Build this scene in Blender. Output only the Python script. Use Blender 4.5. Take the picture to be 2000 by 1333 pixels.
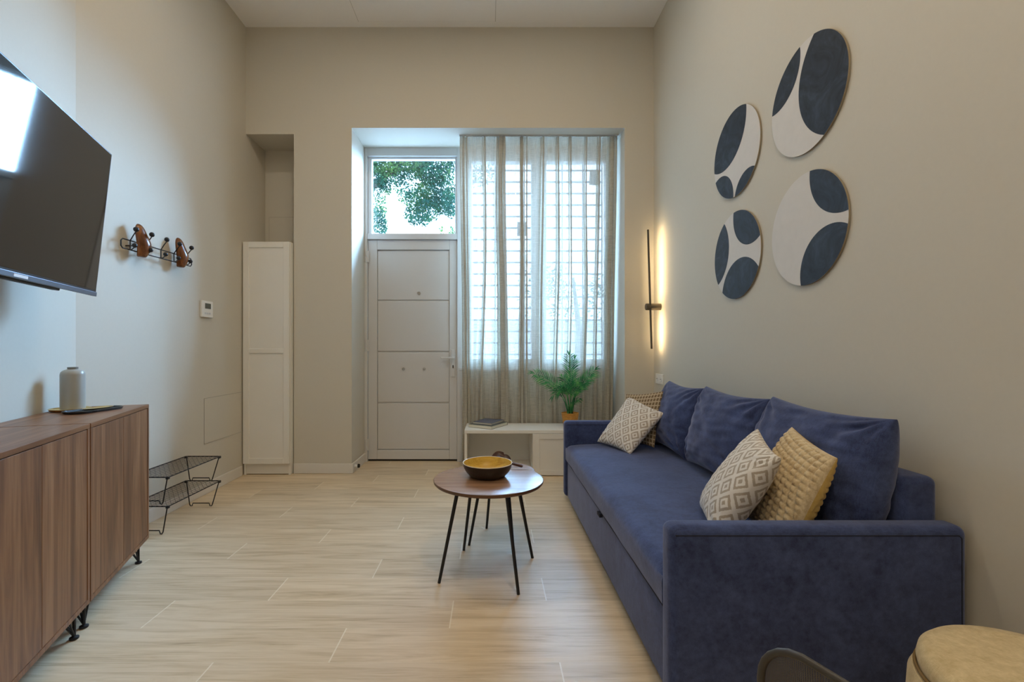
import bpy, bmesh, math, random
from mathutils import Vector, Matrix, noise
random.seed(7)
PI = math.pi
for o in list(bpy.data.objects): bpy.data.objects.remove(o)
sc = bpy.context.scene
COL = sc.collection

# ------------------------------------------------------------------ camera
cam_d = bpy.data.cameras.new('camera'); cam = bpy.data.objects.new('camera', cam_d); COL.objects.link(cam)
cam.location = (0, 0, 1.09); cam.rotation_euler = (PI/2, 0, 0)
cam_d.sensor_width = 36; cam_d.lens = 910/2000*36
cam_d.shift_x = 0.02; cam_d.shift_y = 0.00675
cam_d.clip_start = 0.05
sc.camera = cam
# ------------------------------------------------------------------ view, world, lights
sc.view_settings.view_transform = 'Standard'; sc.view_settings.look = 'None'
sc.view_settings.gamma = 1; sc.view_settings.use_curve_mapping = False
sc.view_settings.exposure = 0.30
w = bpy.data.worlds.new('sky'); sc.world = w; w.use_nodes = True
bg = w.node_tree.nodes['Background']
bg.inputs[0].default_value = (0.55, 0.79, 1.18, 1)
bg.inputs[1].default_value = 6.0
# added wide blue sun lamp, ahead and right, boosts daylight on the left wall
_sd = bpy.data.lights.new('daylight_boost', 'SUN'); _sd.angle = math.radians(50); _sd.energy = 50; _sd.color = (0.36, 0.62, 1.0)
_so = bpy.data.objects.new('daylight_boost', _sd); COL.objects.link(_so); _so.location = (4, 8, 6)
_so.rotation_euler = Vector((.44, .80, .42)).to_track_quat('Z', 'Y').to_euler()
sc.cycles.max_bounces = 10; sc.cycles.diffuse_bounces = 6; sc.cycles.transparent_max_bounces = 16
sc.cycles.sample_clamp_indirect = 8

def area(name, loc, rot, sx, sy, energy, color, portal=False, shape='RECTANGLE', spread=PI):
    d = bpy.data.lights.new(name, 'AREA'); d.shape = shape; d.size = sx; d.size_y = sy
    d.energy = energy; d.color = color; d.spread = spread
    if portal: d.cycles.is_portal = True
    o = bpy.data.objects.new(name, d); COL.objects.link(o); o.location = loc; o.rotation_euler = rot
    return o
# daylight enters through these two openings (portals only guide the sampling of the sky)
area('window_portal', (0.43, 4.80, 1.93), (-PI/2, 0, 0), 1.50, 2.10, 1, (1, 1, 1), portal=True)
area('transom_portal', (-0.76, 4.80, 2.53), (-PI/2, 0, 0), 0.86, 0.82, 1, (1, 1, 1), portal=True)
WARM = (1.0, 0.85, 0.64)
for (lx, ly, e) in [(-0.95, 2.45, 9), (0.35, 2.6, 7), (0.5, 0.6, 17), (-0.4, -1.0, 11), (0.7, -2.0, 9)]:
    area('ceiling_spot', (lx, ly, 3.86), (0, 0, 0), 0.16, 0.16, e, WARM, shape='DISK')

# ------------------------------------------------------------------ helpers
MW = {}
class MB:
    def __init__(s): s.v = []; s.f = []; s.m = []; s.uv = {}
    def add(s, vs, fs, mat=0, uvs=None):
        b = len(s.v); s.v += [Vector(v) for v in vs]
        for i, f in enumerate(fs):
            s.f.append([b+k for k in f]); s.m.append(mat)
        if uvs:
            for i, u in enumerate(uvs): s.uv[b+i] = u
        return s
    def box(s, x0, x1, y0, y1, z0, z1, bev=0, mat=0, seg=2):
        bm = bmesh.new()
        bmesh.ops.create_cube(bm, size=1)
        for v in bm.verts:
            v.co = Vector(((x0+x1)/2+v.co.x*(x1-x0), (y0+y1)/2+v.co.y*(y1-y0), (z0+z1)/2+v.co.z*(z1-z0)))
        if bev: bmesh.ops.bevel(bm, geom=list(bm.edges), offset=bev, segments=seg, affect='EDGES', profile=0.5)
        bm.verts.index_update()
        s.add([v.co.copy() for v in bm.verts], [[v.index for v in f.verts] for f in bm.faces], mat); bm.free()
        return s
    def tube(s, pts, r, n=8, mat=0, cap=True, closed=False):
        pts = [Vector(p) for p in pts]; N = len(pts)
        rs = r if isinstance(r, (list, tuple)) else [r]*N
        up = None; vs = []; fs = []
        for i, p in enumerate(pts):
            if closed: d = (pts[(i+1) % N]-pts[i-1]).normalized()
            else: d = (pts[min(i+1, N-1)]-pts[max(i-1, 0)]).normalized()
            if up is None:
                up = Vector((0, 0, 1)) if abs(d.z) < 0.9 else Vector((1, 0, 0))
            a = d.cross(up).normalized(); up = a.cross(d).normalized()
            for k in range(n):
                t = 2*PI*k/n; vs.append(p+rs[i]*(math.cos(t)*a+math.sin(t)*up))
        for i in range(N if closed else N-1):
            j = (i+1) % N
            for k in range(n): fs.append([i*n+k, i*n+(k+1) % n, j*n+(k+1) % n, j*n+k])
        if cap and not closed: fs.append(list(range(n))[::-1]); fs.append([(N-1)*n+k for k in range(n)])
        return s.add(vs, fs, mat)
    def lathe(s, prof, c=(0, 0, 0), n=48, mat=0, sx=1, sy=1):
        vs = []; fs = []; c = Vector(c)
        for r, z in prof:
            for k in range(n):
                t = 2*PI*k/n; vs.append(c+Vector((r*sx*math.cos(t), r*sy*math.sin(t), z)))
        for i in range(len(prof)-1):
            for k in range(n): fs.append([i*n+k, i*n+(k+1) % n, (i+1)*n+(k+1) % n, (i+1)*n+k])
        return s.add(vs, fs, mat)
    def ball(s, c, r, mat=0, n=12, sx=1, sy=1, sz=1):
        prof = [(max(r*math.sin(PI*i/n), 1e-6), -r*sz*math.cos(PI*i/n)) for i in range(n+1)]
        return s.lathe(prof, c, n=n+4, mat=mat, sx=sx, sy=sy)
    def grid(s, fn, nu, nv, mat=0, uv=True):
        vs = [fn(i/nu, j/nv) for j in range(nv+1) for i in range(nu+1)]
        uvs = [(i/nu, j/nv) for j in range(nv+1) for i in range(nu+1)] if uv else None
        fs = [[j*(nu+1)+i, j*(nu+1)+i+1, (j+1)*(nu+1)+i+1, (j+1)*(nu+1)+i] for j in range(nv) for i in range(nu)]
        return s.add(vs, fs, mat, uvs)
    def prism(s, poly, z0, z1, mat=0):
        n = len(poly)
        vs = [(x, y, z0) for x, y in poly]+[(x, y, z1) for x, y in poly]
        fs = [list(range(n))[::-1], [n+i for i in range(n)]]+[[i, (i+1) % n, n+(i+1) % n, n+i] for i in range(n)]
        return s.add(vs, fs, mat)
    def xf(s, M): s.v = [M @ v for v in s.v]; return s
    def build(s, name, mats, parent=None, smooth=False, local=False, origin=None, merge=0.0):
        if not isinstance(mats, (list, tuple)): mats = [mats]
        me = bpy.data.meshes.new(name)
        if parent is not None:
            M = MW[parent.name]; vs = s.v if local else [M.inverted() @ v for v in s.v]; loc = None
        else:
            M = Matrix()
            if origin is None:
                xs = [v.x for v in s.v]; ys = [v.y for v in s.v]; zs = [v.z for v in s.v]
                origin = ((min(xs)+max(xs))/2, (min(ys)+max(ys))/2, min(zs))
            o3 = Vector(origin); vs = [v-o3 for v in s.v]; loc = o3; M = Matrix.Translation(o3)
        me.from_pydata([tuple(v) for v in vs], [], s.f)
        for m in mats: me.materials.append(m)
        me.polygons.foreach_set('material_index', s.m)
        if s.uv:
            ul = me.uv_layers.new(name='UVMap')
            for l in me.loops:
                ul.data[l.index].uv = s.uv.get(l.vertex_index, (0, 0))
        if merge or True:
            bm = bmesh.new(); bm.from_mesh(me)
            if merge: bmesh.ops.remove_doubles(bm, verts=bm.verts, dist=merge)
            bmesh.ops.recalc_face_normals(bm, faces=bm.faces)
            bm.to_mesh(me); bm.free()
        if smooth:
            me.polygons.foreach_set('use_smooth', [True]*len(me.polygons))
            if smooth != 'all': me.set_sharp_from_angle(angle=math.radians(40 if smooth is True else smooth))
        me.update()
        o = bpy.data.objects.new(name, me); COL.objects.link(o)
        if parent is not None: o.parent = parent
        else: o.location = loc
        MW[o.name] = M
        return o

def tag(o, label=None, cat=None, group=None, kind=None):
    if label: o['label'] = label
    if cat: o['category'] = cat
    if group: o['group'] = group
    if kind: o['kind'] = kind
    return o
def thing(name, label, cat, loc=(0, 0, 0), rz=0, group=None, kind=None):
    o = bpy.data.objects.new(name, None); COL.objects.link(o); o.empty_display_size = .1
    o.location = loc; o.rotation_euler = (0, 0, rz)
    MW[o.name] = Matrix.Translation(Vector(loc)) @ Matrix.Rotation(rz, 4, 'Z')
    return tag(o, label, cat, group, kind)
def copy_tree(o, parent=None):
    c = o.copy(); COL.objects.link(c); c.parent = parent
    MW[c.name] = MW[o.name]
    for ch in list(o.children): copy_tree(ch, c)
    return c

# ------------------------------------------------------------------ materials
def srgb(r, g, b):
    f = lambda c: ((c/255)/12.92 if c/255 <= .04045 else (((c/255)+.055)/1.055)**2.4)
    return (f(r), f(g), f(b), 1)
class NT:
    def __init__(s, name):
        s.mat = bpy.data.materials.new(name); s.mat.use_nodes = True; s.t = s.mat.node_tree
        s.t.nodes.clear(); s.out = s.t.nodes.new('ShaderNodeOutputMaterial')
    def n(s, typ, **kw):
        nd = s.t.nodes.new('ShaderNode'+typ)
        for k, v in kw.items():
            if k.startswith('i_'):
                key = k[2:].replace('_', ' '); s.set(nd, key, v)
            else: setattr(nd, k, v)
        return nd
    def set(s, nd, key, v):
        inp = nd.inputs[int(key)] if isinstance(key, int) or key.isdigit() else nd.inputs[key]
        if isinstance(v, bpy.types.NodeSocket): s.t.links.new(v, inp)
        else: inp.default_value = v
    def math(s, op, a, b=None, c=None):
        nd = s.t.nodes.new('ShaderNodeMath'); nd.operation = op
        for i, x in enumerate((a, b, c)):
            if x is not None: s.set(nd, i, x)
        return nd.outputs[0]
    def mapping(s, scale, coord='Object', loc=(0, 0, 0), rot=(0, 0, 0)):
        tc = s.n('TexCoord'); mp = s.n('Mapping'); s.t.links.new(tc.outputs[coord], mp.inputs[0])
        mp.inputs['Scale'].default_value = scale; mp.inputs['Location'].default_value = loc; mp.inputs['Rotation'].default_value = rot
        return mp.outputs[0]
    def noise(s, vec, scale=5, detail=3, rough=.5, dist=0):
        nd = s.n('TexNoise'); s.t.links.new(vec, nd.inputs['Vector'])
        nd.inputs['Scale'].default_value = scale; nd.inputs['Detail'].default_value = detail
        nd.inputs['Roughness'].default_value = rough; nd.inputs['Distortion'].default_value = dist
        return nd.outputs[0]
    def ramp(s, fac, stops, interp='LINEAR'):
        nd = s.n('ValToRGB'); s.t.links.new(fac, nd.inputs[0]); cr = nd.color_ramp; cr.interpolation = interp
        while len(cr.elements) < len(stops): cr.elements.new(.5)
        for e, (p, c) in zip(cr.elements, stops): e.position = p; e.color = c
        return nd.outputs[0]
    def mix(s, fac, a, b, mode='MIX'):
        nd = s.n('MixRGB', blend_type=mode)
        for i, x in enumerate((fac, a, b)): s.set(nd, i, x)
        return nd.outputs[0]
    def bump(s, h, strength=.2, dist=.01):
        nd = s.n('Bump'); s.t.links.new(h, nd.inputs['Height']); nd.inputs['Strength'].default_value = strength
        nd.inputs['Distance'].default_value = dist; return nd.outputs[0]
    def pbr(s, color, rough=.5, metal=0, spec=.5, normal=None, **kw):
        nd = s.n('BsdfPrincipled'); s.set(nd, 'Base Color', color); s.set(nd, 'Roughness', rough)
        s.set(nd, 'Metallic', metal); s.set(nd, 'Specular IOR Level', spec)
        if normal is not None: s.set(nd, 'Normal', normal)
        for k, v in kw.items(): s.set(nd, k.replace('_', ' '), v)
        return nd.outputs[0]
    def done(s, sh): s.t.links.new(sh, s.out.inputs[0]); return s.mat

def plain(name, col, rough=.5, metal=0, spec=.5, var=.06, nscale=30, bump=0, **kw):
    t = NT(name); v = t.mapping((1, 1, 1)); n = t.noise(v, nscale, 4)
    c = t.mix(n, tuple(x*(1-var) for x in col[:3])+(1,), tuple(min(x*(1+var), 1) for x in col[:3])+(1,))
    nm = t.bump(n, bump, .002) if bump else None
    return t.done(t.pbr(c, rough, metal, spec, nm, **kw))
M_wall = plain('wall_paint', (0.60, 0.56, 0.48, 1), .75, var=.02, nscale=60, bump=.05, spec=.25)
M_ceil = plain('ceiling_paint', (0.91, 0.89, 0.87, 1), .8, var=.015, nscale=40, spec=.2)
M_trim = plain('baseboard_lacquer', (0.70, 0.67, 0.62, 1), .4, var=.02)
M_white = plain('white_lacquer', (0.60, 0.59, 0.58, 1), .35, var=.015, nscale=10)
M_cab = plain('cream_cabinet_foil', (0.78, 0.76, 0.71, 1), .4, var=.02, nscale=8)
M_gap = plain('dark_gap', (0.02, 0.017, 0.013, 1), .8)
M_groove = plain('panel_gap', (0.30, 0.28, 0.24, 1), .8)
M_blackmetal = plain('black_metal', (0.018, 0.018, 0.02, 1), .38, metal=.4)
M_steel = plain('brushed_steel', (0.45, 0.44, 0.42, 1), .35, metal=1)
M_bronze = plain('brushed_bronze', (0.13, 0.11, 0.085, 1), .38, metal=.9)
M_plasticw = plain('white_plastic', (0.78, 0.77, 0.74, 1), .35)
M_brass = plain('brass', (0.75, 0.56, 0.24, 1), .22, metal=1)
M_tray = plain('black_lacquer_tray', (0.02, 0.022, 0.024, 1), .22)
M_vase = plain('grey_glaze', (0.36, 0.36, 0.33, 1), .28, var=.05, nscale=14)

def m_floor():
    t = NT('oak_plank_tiles'); tc = t.n('TexCoord'); sp = t.n('SeparateXYZ'); t.t.links.new(tc.outputs['Object'], sp.inputs[0])
    x, y = sp.outputs[0], sp.outputs[1]
    ry = t.math('DIVIDE', t.math('SUBTRACT', y, 1.613), 0.1975)
    row = t.math('FLOOR', ry); fy = t.math('FRACT', ry)
    px = t.math('DIVIDE', t.math('SUBTRACT', t.math('ADD', x, 0.566), t.math('MULTIPLY', row, 0.4)), 1.2)
    colm = t.math('FLOOR', px); fx = t.math('FRACT', px)
    wn = t.n('TexWhiteNoise', noise_dimensions='2D'); cb = t.n('CombineXYZ'); t.set(cb, 0, row); t.set(cb, 1, colm)
    t.t.links.new(cb.outputs[0], wn.inputs['Vector']); rnd = wn.outputs['Value']
    cv = t.n('CombineXYZ')
    t.set(cv, 0, t.math('ADD', t.math('MULTIPLY', x, 1.3), t.math('MULTIPLY', rnd, 37)))
    t.set(cv, 1, t.math('ADD', t.math('MULTIPLY', y, 15), t.math('MULTIPLY', rnd, 91)))
    g1 = t.noise(cv.outputs[0], 1.6, 6, .62, .9)
    cv2 = t.n('CombineXYZ'); t.set(cv2, 0, t.math('MULTIPLY', x, 2.5)); t.set(cv2, 1, t.math('ADD', t.math('MULTIPLY', y, 120), t.math('MULTIPLY', rnd, 53)))
    g2 = t.noise(cv2.outputs[0], 1.5, 4, .6)
    g = t.math('ADD', t.math('MULTIPLY', g1, .68), t.math('MULTIPLY', g2, .32))
    c = t.ramp(g, [(.32, (0.42, 0.305, 0.180, 1)), (.45, (0.60, 0.465, 0.300, 1)), (.56, (0.69, 0.555, 0.385, 1)), (.72, (0.75, 0.62, 0.46, 1))])
    tint = t.math('ADD', t.math('MULTIPLY', rnd, .14), .92)
    hs = t.n('HueSaturation'); t.set(hs, 'Color', c); t.set(hs, 'Value', tint)
    l1 = t.math('LESS_THAN', fx, 0.0042); l2 = t.math('LESS_THAN', fy, 0.010)
    c1 = t.mix(t.math('MULTIPLY', l1, .5), hs.outputs[0], (0.92, 0.86, 0.74, 1))
    c2 = t.mix(t.math('MULTIPLY', l2, .30), c1, (0.82, 0.74, 0.60, 1))
    nm = t.bump(g, .12, .002)
    return t.done(t.pbr(c2, t.math('ADD', t.math('MULTIPLY', g, .15), .33), 0, .45, nm))
M_floor = m_floor()

def m_wood(name, dark, mid, light, axis='Z', scale=1.0, rough=.45, spec=.4, ring=True):
    t = NT(name)
    st = {'X': (.9, 14, 14), 'Y': (14, .9, 14), 'Z': (14, 14, .9)}[axis]
    st = tuple(a*scale for a in st)
    oi = t.n('ObjectInfo')
    tc = t.n('TexCoord'); ad = t.n('VectorMath', operation='ADD'); t.t.links.new(tc.outputs['Object'], ad.inputs[0])
    cb = t.n('CombineXYZ'); r = t.math('MULTIPLY', oi.outputs['Random'], 9)
    for i in range(3): t.set(cb, i, r)
    t.t.links.new(cb.outputs[0], ad.inputs[1])
    mp = t.n('Mapping'); t.t.links.new(ad.outputs[0], mp.inputs[0]); mp.inputs['Scale'].default_value = st
    g1 = t.noise(mp.outputs[0], .9, 5, .6, 1.4)
    mp2 = t.n('Mapping'); t.t.links.new(ad.outputs[0], mp2.inputs[0]); mp2.inputs['Scale'].default_value = tuple(a*7 if a > 5*scale else a*3 for a in st)
    g2 = t.noise(mp2.outputs[0], 1.2, 3, .6)
    g = t.math('ADD', t.math('MULTIPLY', g1, .7), t.math('MULTIPLY', g2, .3))
    c = t.ramp(g, [(.32, dark), (.5, mid), (.68, light)])
    return t.done(t.pbr(c, rough, 0, spec, t.bump(g2, .1, .001)))
W3 = (srgb(78, 49, 30), srgb(120, 80, 51), srgb(150, 108, 74))
M_walnut_v = m_wood('walnut_vertical', *W3, axis='Z')
M_walnut_h = m_wood('walnut_lengthwise', *W3, axis='X', rough=.38)
M_tabletop = m_wood('walnut_tabletop', srgb(112, 82, 62), srgb(150, 114, 88), srgb(176, 140, 112), axis='X', rough=.24, spec=.9)
M_tableedge = m_wood('walnut_edge', srgb(70, 48, 34), srgb(92, 64, 44), srgb(112, 80, 58), axis='X')
M_last = m_wood('amber_wood', srgb(62, 32, 16), srgb(112, 66, 34), srgb(146, 94, 54), axis='Z', scale=2, rough=.22)
M_server = m_wood('dark_brown_wood', srgb(44, 24, 15), srgb(74, 42, 27), srgb(104, 66, 46), axis='X', scale=2, rough=.35)
M_bamboo = m_wood('pressed_bamboo', srgb(170, 130, 42), srgb(202, 164, 66), srgb(222, 190, 98), axis='X', scale=1.5, rough=.35)

def m_fabric(name, col, col2, rough=.9, sheen=.3, weave=900, blot=6, bump=.25, stint=(1, 1, 1, 1)):
    t = NT(name); v = t.mapping((1, 1, 1))
    a = t.noise(v, blot, 5, .65, .5); b = t.noise(v, 45, 3, .7)
    m1 = t.noise(t.mapping((weave, weave*.12, weave)), 1, 1); m2 = t.noise(t.mapping((weave*.12, weave, weave*.12)), 1, 1)
    wv = t.math('MULTIPLY', t.math('ADD', m1, m2), .5)
    g = t.math('ADD', t.math('ADD', t.math('MULTIPLY', a, .45), t.math('MULTIPLY', b, .25)), t.math('MULTIPLY', wv, .3))
    c = t.ramp(g, [(.38, col), (.62, col2)])
    return t.done(t.pbr(c, rough, 0, .15, t.bump(wv, bump, .002), Sheen_Weight=sheen, Sheen_Roughness=.45, Sheen_Tint=stint))
M_navy = m_fabric('navy_chenille', (0.022, 0.031, 0.082, 1), (0.062, 0.088, 0.205, 1), sheen=.42, stint=(.72, .76, 1, 1), weave=500)
M_navyarm = M_navy
M_pouf = m_fabric('sand_boucle', srgb(186, 164, 122), srgb(216, 196, 156), weave=700, blot=40, sheen=.2)
M_seam = plain('dark_seam', (0.008, 0.01, 0.022, 1), .9)

# ------------------------------------------------------------------ room shell
XL, XR, YB, ZC = -2.136, 1.411, 4.05, 3.88
def struct(name, mb, mat, smooth=False):
    o = mb.build(name, mat, smooth=smooth, origin=(0, 0, 0)); o['kind'] = 'structure'; return o
NA = Vector((XL, 2.394)); TD = Vector((.343, -.939))          # oblique left wall: start and direction
E1 = NA+TD*3.35                                               # its near end, behind the camera
struct('floor', MB().box(-2.45, 1.6, -3.2, 4.62, -.12, 0), M_floor)
struct('ceiling', MB().box(-2.45, 1.6, -3.2, 4.72, ZC, ZC+.12), M_ceil)
wb = MB()
wb.box(-2.45, 1.6, YB, 4.70, 3.004, ZC)
wb.box(-2.45, -1.718, YB, 4.70, 2.95, 3.004)
wb.box(-1.718, -1.215, YB, 4.70, 0, 3.004)
wb.box(1.157, 1.6, YB, 4.70, 0, 3.004)
wb.box(-2.45, -1.718, 4.40, 4.70, 0, 2.95)
wb.box(-.315, 1.157, 4.47, 4.70, 0, .90)
struct('wall_back', wb, M_wall)
struct('wall_left', MB().box(XL-.3, XL, 2.394, 4.40, 0, ZC), M_wall)
n2 = Vector((-.939, -.343))
struct('wall_left_near', MB().prism([tuple(NA), tuple(NA+Vector((-.3, 0))), tuple(E1+n2*.3), tuple(E1)], 0, ZC), M_wall)
struct('wall_left_rear', MB().box(E1.x-.3, E1.x, -3.2, E1.y, 0, ZC), M_wall)
struct('wall_right', MB().box(XR, XR+.2, -3.2, YB, 0, ZC), M_wall)
struct('wall_front', MB().box(-2.45, 1.6, -3.35, -3.2, 0, ZC), M_wall)
def base(name, x0, x1, y0, y1):
    struct(name, MB().box(x0, x1, y0, y1, 0, .085, bev=.003), M_trim)
base('baseboard_left', XL, XL+.013, 2.42, 3.97)
bl = MB().box(0, 3.3, -.013, 0, 0, .085, bev=.003)
bl.xf(Matrix.Translation((NA.x, NA.y, 0)) @ Matrix.Rotation(math.atan2(-.939, .343), 4, 'Z') @ Matrix.Translation((0, .013, 0)))
struct('baseboard_left_near', bl, M_trim)
bp = MB().box(-1.716, -1.202, YB-.013, YB, 0, .085, bev=.003).box(-1.215, -1.202, YB, 4.46, 0, .085, bev=.003)
struct('baseboard_back', bp, M_trim)
struct('baseboard_back_right', MB().box(1.144, XR-.013, YB-.013, YB, 0, .085, bev=.003).box(1.144, 1.157, YB, 4.46, 0, .085, bev=.003), M_trim)
base('baseboard_right', XR-.013, XR, -3.1, YB-.013)

# access panels: a thin panel framed by a hairline gap
def panel(name, label, cat, origin, ax, ay, nrm, w_, h_, mat):
    ax, ay, nrm, O = Vector(ax), Vector(ay), Vector(nrm), Vector(origin)
    def B(m, u0, u1, v0, v1, d0, d1):
        q = MB().box(u0, u1, v0, v1, d0, d1)
        R = Matrix((ax, ay, nrm)).transposed().to_4x4(); q.xf(Matrix.Translation(O) @ R)
        m.v, off = m.v+q.v, len(m.v); m.f += [[k+off for k in f] for f in q.f]; m.m += q.m
    t = thing(name, label, cat, origin)
    a = MB(); B(a, .0025, w_-.0025, .0025, h_-.0025, 0.0002, .003); a.build('cover_plate', mat, t)
    b = MB()
    B(b, 0, w_, 0, .0025, 0.0002, .0015); B(b, 0, w_, h_-.0025, h_, 0.0002, .0015); B(b, 0, .0025, 0, h_, 0.0002, .0015); B(b, w_-.0025, w_, 0, h_, 0.0002, .0015)
    b.build('gap', M_groove, t)
panel('ceiling_hatch', 'large flush rectangular hatch outlined in the ceiling near the back wall', 'hatch', (-1.137, 3.979, ZC), (1, 0, 0), (0, -1, 0), (0, 0, -1), 1.172, .60, M_ceil)
panel('access_panel', 'flush painted access panel low on the left wall beside the tall white cabinet', 'panel', (XL, 3.46, .372), (0, 1, 0), (0, 0, 1), (1, 0, 0), .515, .342, M_wall)
panel('access_panel', 'small flush panel on the recess wall above the tall white cabinet', 'panel', (-2.10, 4.40, 1.98), (1, 0, 0), (0, 0, 1), (0, -1, 0), .34, .345, M_wall)

# ------------------------------------------------------------------ glass
def m_glass(name='clear_glass'):
    t = NT(name); tr = t.n('BsdfTransparent'); tr.inputs[0].default_value = (.93, .965, .96, 1)
    gl = t.n('BsdfGlossy'); gl.inputs['Roughness'].default_value = .02; gl.inputs[0].default_value = (1, 1, 1, 1)
    mx = t.n('MixShader'); mx.inputs[0].default_value = .06
    t.t.links.new(tr.outputs[0], mx.inputs[1]); t.t.links.new(gl.outputs[0], mx.inputs[2])
    return t.done(mx.outputs[0])
M_glass = m_glass()

# ------------------------------------------------------------------ entrance door with transom light
d = thing('door_1', None, None, (-.76, 4.49, 0), kind='structure')
fr = MB()
fr.box(-1.215, -1.188, 4.45, 4.55, 0, 3.004, bev=.003)
fr.box(-.328, -.270, 4.45, 4.55, 0, 3.004, bev=.003)
fr.box(-1.188, -.328, 4.45, 4.55, 2.925, 3.004, bev=.003)
fr.box(-1.188, -.328, 4.455, 4.55, 2.13, 2.185, bev=.003)
fr.build('door_frame', M_white, d)
bd = MB()   # glazing bead
for (a, b, c_, e) in [(-1.188, -1.150, 2.185, 2.925), (-.350, -.328, 2.185, 2.925)]: bd.box(a, b, 4.475, 4.53, c_, e, bev=.003)
bd.box(-1.150, -.350, 4.475, 4.53, 2.905, 2.925, bev=.003); bd.box(-1.150, -.350, 4.475, 4.53, 2.17, 2.185, bev=.003)
bd.build('glazing_bead', M_white, d)
MB().box(-1.152, -.348, 4.50, 4.506, 2.18, 2.91).build('transom_pane', M_glass, d)
lf = MB()
lf.box(-1.186, -.330, 4.505, 4.54, .018, 2.128)
lf.box(-1.186, -1.100, 4.48, 4.506, .018, 2.128, bev=.004); lf.box(-.405, -.330, 4.48, 4.506, .018, 2.128, bev=.004)
lf.box(-1.100, -.405, 4.48, 4.506, 2.035, 2.128, bev=.004); lf.box(-1.100, -.405, 4.48, 4.506, .018, .105, bev=.004)
for (z0, z1) in [(.112, .553), (.567, 1.045), (1.059, 1.540), (1.554, 2.028)]:
    lf.box(-1.098, -.407, 4.494, 4.506, z0, z1, bev=.004)
leaf = lf.build('door_leaf', M_white, d)
MB().tube([(-.70, 4.500, 1.618), (-.70, 4.486, 1.618)], .016, 20).tube([(-.70, 4.487, 1.618), (-.70, 4.484, 1.618)], .008, 16).build('peephole', M_steel, leaf, smooth=True)
for xx in (-.850, -.650):
    MB().tube([(xx, 4.500, .887), (xx, 4.487, .887)], .014, 20).ball((xx, 4.487, .887), .007).build('fixing_knob', M_steel, leaf, smooth=True)
hp = MB().box(-.388, -.350, 4.470, 4.482, .815, 1.075, bev=.003).box(-.485, -.352, 4.435, 4.450, .985, 1.003, bev=.005)
hp.tube([(-.366, 4.474, .994), (-.366, 4.440, .994)], .009)
h = hp.build('handle', M_white, leaf)
MB().box(-.374, -.364, 4.4685, 4.4705, .895, .925, bev=.003).build('keyhole', M_gap, h)
for zz in (1.91, 1.06, .11):
    MB().tube([(-1.197, 4.448, zz), (-1.197, 4.448, zz+.052)], .009, 12).tube([(-1.197, 4.448, zz+.056), (-1.197, 4.448, zz+.108)], .009, 12).box(-1.205, -1.17, 4.449, 4.4515, zz, zz+.108).build('hinge', M_white, d, smooth=True)
MB().box(-1.188, -.328, 4.49, 4.60, 0.0, .017).build('under_door_shade', M_gap, d)  # dark strip standing in for the shade in the gap under the door

# ------------------------------------------------------------------ window with two sashes
wd = thing('window_1', None, None, (.43, 4.50, .9), kind='structure')
fr = MB()
fr.box(-.270, -.235, 4.45, 4.55, .90, 3.0, bev=.003); fr.box(1.122, 1.157, 4.45, 4.55, .90, 3.0, bev=.003)
fr.box(-.235, 1.122, 4.45, 4.55, 2.955, 3.0, bev=.003); fr.box(-.235, 1.122, 4.45, 4.55, .90, .935, bev=.003)
fr.build('window_frame', M_white, wd)
for (a, b) in ((-.235, .452), (.453, 1.122)):
    s_ = MB(); wL, wR = (.047, .070) if a < 0 else (.071, .036)
    s_.box(a, a+wL, 4.44, 4.53, .935, 2.955, bev=.004); s_.box(b-wR, b, 4.44, 4.53, .935, 2.955, bev=.004)
    s_.box(a+wL, b-wR, 4.44, 4.53, 2.87, 2.955, bev=.004); s_.box(a+wL, b-wR, 4.44, 4.53, .935, .985, bev=.004)
    so = s_.build('sash', M_white, wd)
    MB().box(a+wL-.003, b-wR+.003, 4.485, 4.491, .98, 2.875).build('pane', M_glass, so)
MB().box(.445, .461, 4.425, 4.44, 1.70, 1.86, bev=.004).box(.44, .466, 4.432, 4.441, 1.73, 1.80, bev=.003).build('window_handle', M_white, wd)
M_stick = plain('grey_paper', (.20, .23, .27, 1), .7)
for (cx, cz, ang) in ((.292, 2.235, 0), (.988, 2.725, math.radians(4))):
    q = MB().box(-.045, .045, 4.4835, 4.4848, -.068, .068)
    q.xf(Matrix.Translation((cx, 0, cz)) @ Matrix.Rotation(ang, 4, 'Y')); q.build('paper_label', M_stick, wd)
struct('trim_1', MB().box(-.31, 1.157, 4.44, 4.56, .875, .90, bev=.003), M_white)
# security grille outside
gr = thing('window_grille', 'pale metal security grille of thin horizontal bars outside the curtained window', 'grille', (.43, 4.74, .9))
M_grille = plain('grille_paint', (.10, .12, .15, 1), .5)
g_ = MB(); z = 2.895
while z > .92: g_.box(-.27, 1.13, 4.735, 4.745, z-.008, z+.008); z -= .117
g_.build('horizontal_bars', M_grille, gr)
g_ = MB()
for xx in (-.265, .04, .43, .72, .93, 1.125): g_.box(xx-.006, xx+.006, 4.745, 4.755, .90, 2.98)
g_.build('uprights', M_grille, gr)

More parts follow.
